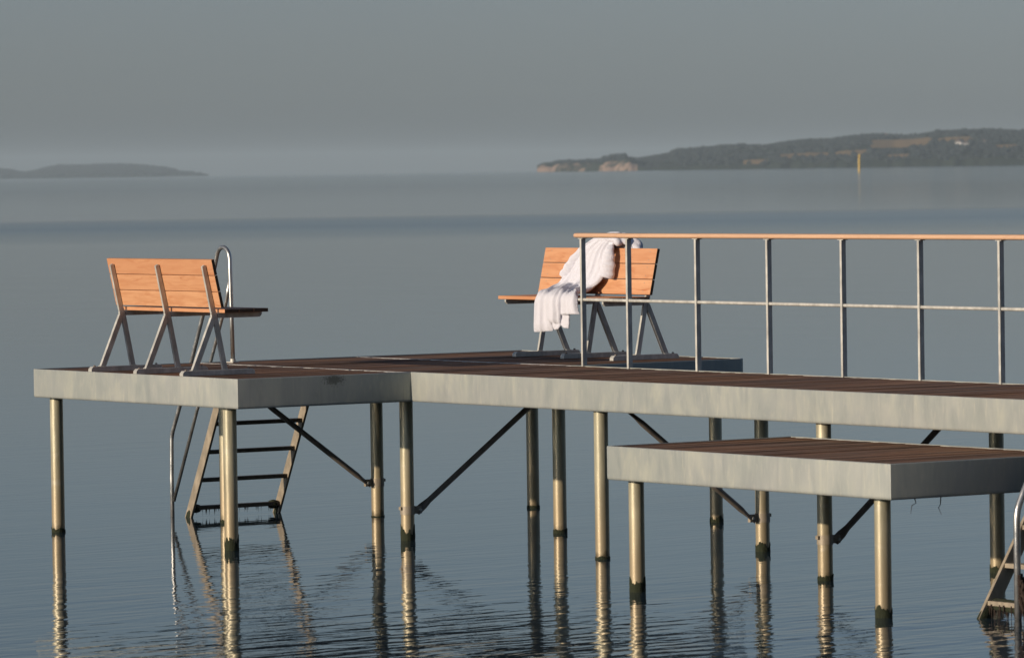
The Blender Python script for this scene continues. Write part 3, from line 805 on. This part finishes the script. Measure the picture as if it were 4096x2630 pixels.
bo = finish('robe_body', bm, ROB, .0055, 3)
# bunched collar and hood on top of the backrest
bm = bmesh.new()
for i, (pts, r_) in enumerate([
    ([(.03, .285, .985), (-.06, .275, 1.03), (-.18, .262, 1.052), (-.28, .255, 1.045), (-.34, .245, 1.01), (-.375, .235, .965)], .026),
    ([(-.02, .31, .99), (-.12, .31, 1.025), (-.22, .305, 1.03), (-.31, .30, 1.00), (-.33, .30, .955)], .030),
    ([(-.10, .19, 1.00), (-.19, .165, 1.035), (-.28, .145, 1.02), (-.36, .13, .98), (-.41, .12, .93)], .032),
    ([(-.18, .215, .985), (-.26, .20, .995), (-.34, .17, .97), (-.40, .15, .925), (-.42, .14, .87)], .034),
    ([(.04, .24, .98), (-.06, .225, 1.01), (-.16, .22, 1.01), (-.24, .22, .99)], .030),
    ([(-.22, .16, .96), (-.30, .14, .95), (-.37, .12, .90), (-.40, .11, .80)], .034)]):
    roll(bm, pts, r_*1.25, i*3.3, flat=.9)
finish('collar', bm, ROB, .009, 10)
# sleeve hanging down at the right of the robe, cuff turned
bm = bmesh.new()
pts = [(-.25, .335, .96), (-.275, .355, .91), (-.285, .372, .85), (-.288, .380, .79), (-.285, .388, .73), (-.278, .392, .695)]
P = [Vector(p) for p in pts]; q = [catmull(P, i/50) for i in range(51)]
tube(bm, q, [(.030+.030*min(1, i/30)+.004*math.sin(i*.5), .022+.012*min(1, i/30)+.003*math.sin(i*.9+1)) for i in range(51)], 28)
tube(bm, [q[-1]+Vector((0, 0, .026)), q[-1]+Vector((0, 0, .012)), q[-1]+Vector((0.003, 0.002, -.004))], [(.062, .036), (.067, .040), (.062, .036)], 28)
so_ = finish('sleeve', bm, ROB, .005, 4)
# second sleeve crossing to the left with its cuff out
bm = bmesh.new()
pts = [(.14, .335, .93), (.22, .36, .86), (.28, .375, .79), (.33, .388, .73), (.365, .398, .685)]
P = [Vector(p) for p in pts]; q = [catmull(P, i/40) for i in range(41)]
tube(bm, q, [(.040+.018*min(1, i/20)+.004*math.sin(i*.6), .024+.004*math.sin(i*.8)) for i in range(41)], 28)
finish('sleeve', bm, ROB, .005, 4)

# ------------------------------------------------------------------ ladders
def ladder(label, o, rz, width, top_s, top_z, foot_s, foot_z, rungs, hand, group='steel bathing ladders', plate=.09):
    """local frame: +y outward and down to the water, x across; stiles are flat plates"""
    t = empty('bathing_ladder', o, rz, label, 'ladder', group)
    a = Vector((foot_s, foot_z)); b = Vector((top_s, top_z)); d = (b-a).normalized(); n = Vector((-d.y, d.x))
    hw = plate/2
    ext = a-d*.25
    for x in (0, width):
        bm = bmesh.new(); q = [ext-n*hw, b-n*hw, b+n*hw, ext+n*hw]
        prism(bm, [tuple(v) for v in q], x-.0125, x+.0125); bevel(bm, .002, 1)
        st = mkobj('stile', bm, M['worn'], t)
        bm = bmesh.new()
        tube(bm, [(x, a.x-d.x*.1, a.y-d.y*.1), (x, a.x+d.x*.03, a.y+d.y*.03), (x, a.x+d.x*.07, a.y+d.y*.07), (x, a.x+d.x*.09, a.y+d.y*.09)], [(.017, hw*1.1), (.017, hw*1.1), (.016, hw*.9), (.004, hw*.4)] if False else [hw*1.08, hw*1.05, hw*.85, .01], 20)
        for v in bm.verts: v.co.x = x+(v.co.x-x)*.36+.002*noise.noise(v.co*40)
        mkobj('algae', bm, M['algae'], st, smooth=True)
    for k, z in enumerate(rungs):
        s_ = a.x+(z-a.y)*(b.x-a.x)/(b.y-a.y)
        bm = bmesh.new(); box(bm, .0125, width-.0125, s_-.036, s_+.036, z-.019, z+.016); bevel(bm, .003, 1)
        rg = mkobj('rung', bm, M['rungm'], t)
        if k == 0:
            bm = bmesh.new(); rnd_ = random.Random(4)
            for i in range(46):
                x = rnd_.uniform(.03, width-.03)
                if i % 3 and .3*width < x < .6*width: x = .05+rnd_.random()*.12
                ll = rnd_.uniform(.015, .055); y = s_+rnd_.uniform(-.034, .034)
                tube(bm, [(x, y, z-.017), (x+rnd_.uniform(-.003, .003), y, z-.02-ll)], [rnd_.uniform(.002, .005), .0005], 5)
            tag(mkobj('weed_fringe', bm, M['weed'], rg), kind='stuff')
            for x in (.05, width-.05):
                bm = bmesh.new(); tube(bm, [(x-.045, s_, z-.008), (x-.01, s_, z-.006), (x+.03, s_, z-.008), (x+.05, s_, z-.008)], [.036, .041, .032, .01], 14)
                mkobj('algae', bm, M['algae'], rg, smooth=True)
    return t
# ladder at the far-left edge of the platform: its outward direction is -u
# local +y -> -u, local x -> +v  (rotation +90deg)
l1 = ladder('steel bathing ladder with hoop handrail behind the left end of the platform', (-L, .25, 0), math.pi/2, .90, .04, 1.138, .645, 0.0,
            [.085, .335, .585, .835, 1.07], None)
def hand1():
    # in local coordinates: y = -(u) - L ; one bent tube from the deck over the hoop and down to the water
    x = -.05; U = lambda u, z: (x, -u-L, z)
    # U(u,z)
    pr = [U(-3.135, H-.01), U(-3.158, 2.27)]
    hoop = []
    c = Vector((-3.275, 2.262)); r_ = .112
    for k in range(11):
        a = math.pi*(0.02+.90*k/10); hoop.append(U(c.x+r_*math.cos(a)+.004, c.y+r_*math.sin(a)*.98))
    lower = [U(-3.435, 2.16), U(-3.86, 1.34), U(-4.08, .935), U(-4.205, .72), U(-4.215, .35), U(-4.215, -.6)]
    pts = pr[:1]+[U(-3.145, 1.8)]+hoop+lower[:3]+bend([lower[2], lower[3], lower[4]], .06, 5)[1:]+lower[5:]
    bm = bmesh.new(); tube(bm, pts, .0185, 18); h = mkobj('handrail', bm, M['tube'], l1, smooth=True)
    bm = bmesh.new(); inner = [U(-3.168, 2.10), U(-3.225, 1.912), U(-3.53, 1.347), U(-3.762, .945), U(-4.185, .14)]
    tube(bm, bend([inner[0], inner[1], inner[2]], .05, 3)+inner[3:], .0155, 14); mkobj('brace', bm, M['tube'], h, smooth=True)
    bm = bmesh.new(); q = U(-3.135, H); box(bm, q[0]-.03, q[0]+.03, q[1]-.05, q[1]+.07, H-.003, H+.006); mkobj('foot_plate', bm, M['steel'], h)
    bm = bmesh.new(); cylz(bm, q[0], q[1], H+.006, H+.03, .024, 16); mkobj('collar', bm, M['steel'], h, auto=40)
hand1()
for x in (0, .90):
    bm = bmesh.new(); box(bm, x-.03, x-.014, .0, .10, 1.06, 1.12); mkobj('bracket', bm, M['steel'], l1)
# ladder in front of the walkway, cut by the right edge of the picture: outward direction is -v
t2 = empty('bathing_ladder', (8.51, 0, 0), 0, 'steel bathing ladder with weedy foot, cut off by the right edge of the photo', 'ladder', 'steel bathing ladders')
def ladder2():
    K0 = Vector((-1.045, .04)); d = Vector((.53, .848)); n = Vector((-d.y, d.x)); w_ = .105
    for x in (0, .78):
        bm = bmesh.new(); a = K0-d*.5; b = K0+d*1.50
        q = [a, b, b-n*w_, a-n*w_]; prism(bm, [tuple(v) for v in q], x-.013, x+.013); bevel(bm, .002, 1); st = mkobj('stile', bm, M['worn'], t2)
        bm = bmesh.new(); c0 = K0-n*w_*.5
        tube(bm, [(x, c0.x-d.x*.15, c0.y-d.y*.15), (x, c0.x, c0.y), (x, c0.x+d.x*.06, c0.y+d.y*.06), (x, c0.x+d.x*.10, c0.y+d.y*.10)], [.062, .056, .045, .015], 24)
        for v in bm.verts: v.co.x = x+(v.co.x-x)*.42+.006*noise.noise(v.co*30)
        mkobj('algae', bm, M['algae'], st, smooth=True)
        bm = bmesh.new(); hexa(bm, [(x-.04, b.x-.1, 1.20), (x-.0135, b.x-.1, 1.20), (x-.0135, -.005, 1.20), (x-.04, -.005, 1.20), (x-.04, b.x-.1, 1.27), (x-.0135, b.x-.1, 1.27), (x-.0135, -.005, 1.27), (x-.04, -.005, 1.27)])
        mkobj('bracket', bm, M['steel'], t2)
    for k, z in enumerate((.115, .355, .60, .845, 1.09)):
        s_ = K0.x+(z-K0.y)*d.x/d.y
        bm = bmesh.new(); box(bm, .013, .767, s_+.005, s_+.095, z-.03, z); bevel(bm, .003, 1); rg = mkobj('rung', bm, M['worn'], t2)
        if k == 0:
            bm = bmesh.new(); rn = random.Random(9)
            for i in range(120):
                x = rn.uniform(.02, .75); y = s_+rn.uniform(.0, .1); ll = rn.uniform(.03, .10)
                tube(bm, [(x, y, z-.02), (x+rn.uniform(-.006, .006), y, z-.03-ll)], [rn.uniform(.004, .010), .001], 5)
            tag(mkobj('weed_fringe', bm, M['weed'], rg), kind='stuff')
            bm = bmesh.new(); tube(bm, [(.0, s_+.05, z-.02), (.25, s_+.05, z-.03), (.5, s_+.05, z-.022), (.76, s_+.05, z-.03)], [(.045, .024), (.05, .03), (.046, .024), (.05, .03)], 14)
            mkobj('algae', bm, M['algae'], rg, smooth=True)
    x = .615
    bm = bmesh.new(); tube(bm, bend([(x, -1.235, -.6), (x, -1.235, .755), (x, -1.0, 1.19), (x, -.55, 2.0), (x, -.40, 2.32), (x, -.2, 2.32), (x, -.16, 2.0), (x, .06, 1.6), (x, .06, H-.02)], .07, 6), .0225, 18)
    h = mkobj('handrail', bm, M['tube'], t2, smooth=True)
    # weed caught on the handrail
    bm = bmesh.new(); rn = random.Random(2)
    for i in range(60):
        a = rn.uniform(0, 6.28); z = rn.uniform(.16, .34)
        p = Vector((x+.05+.05*math.cos(a), -1.20+.05*math.sin(a), z))
        tube(bm, [p, p+Vector((rn.uniform(-.03, .05), rn.uniform(-.02, .03), -rn.uniform(.02, .09))), p+Vector((rn.uniform(-.03, .06), rn.uniform(-.02, .05), -rn.uniform(.08, .2)))], [.012, .008, .002], 5)
    mkobj('caught_weed', bm, M['weed'], h)
ladder2()
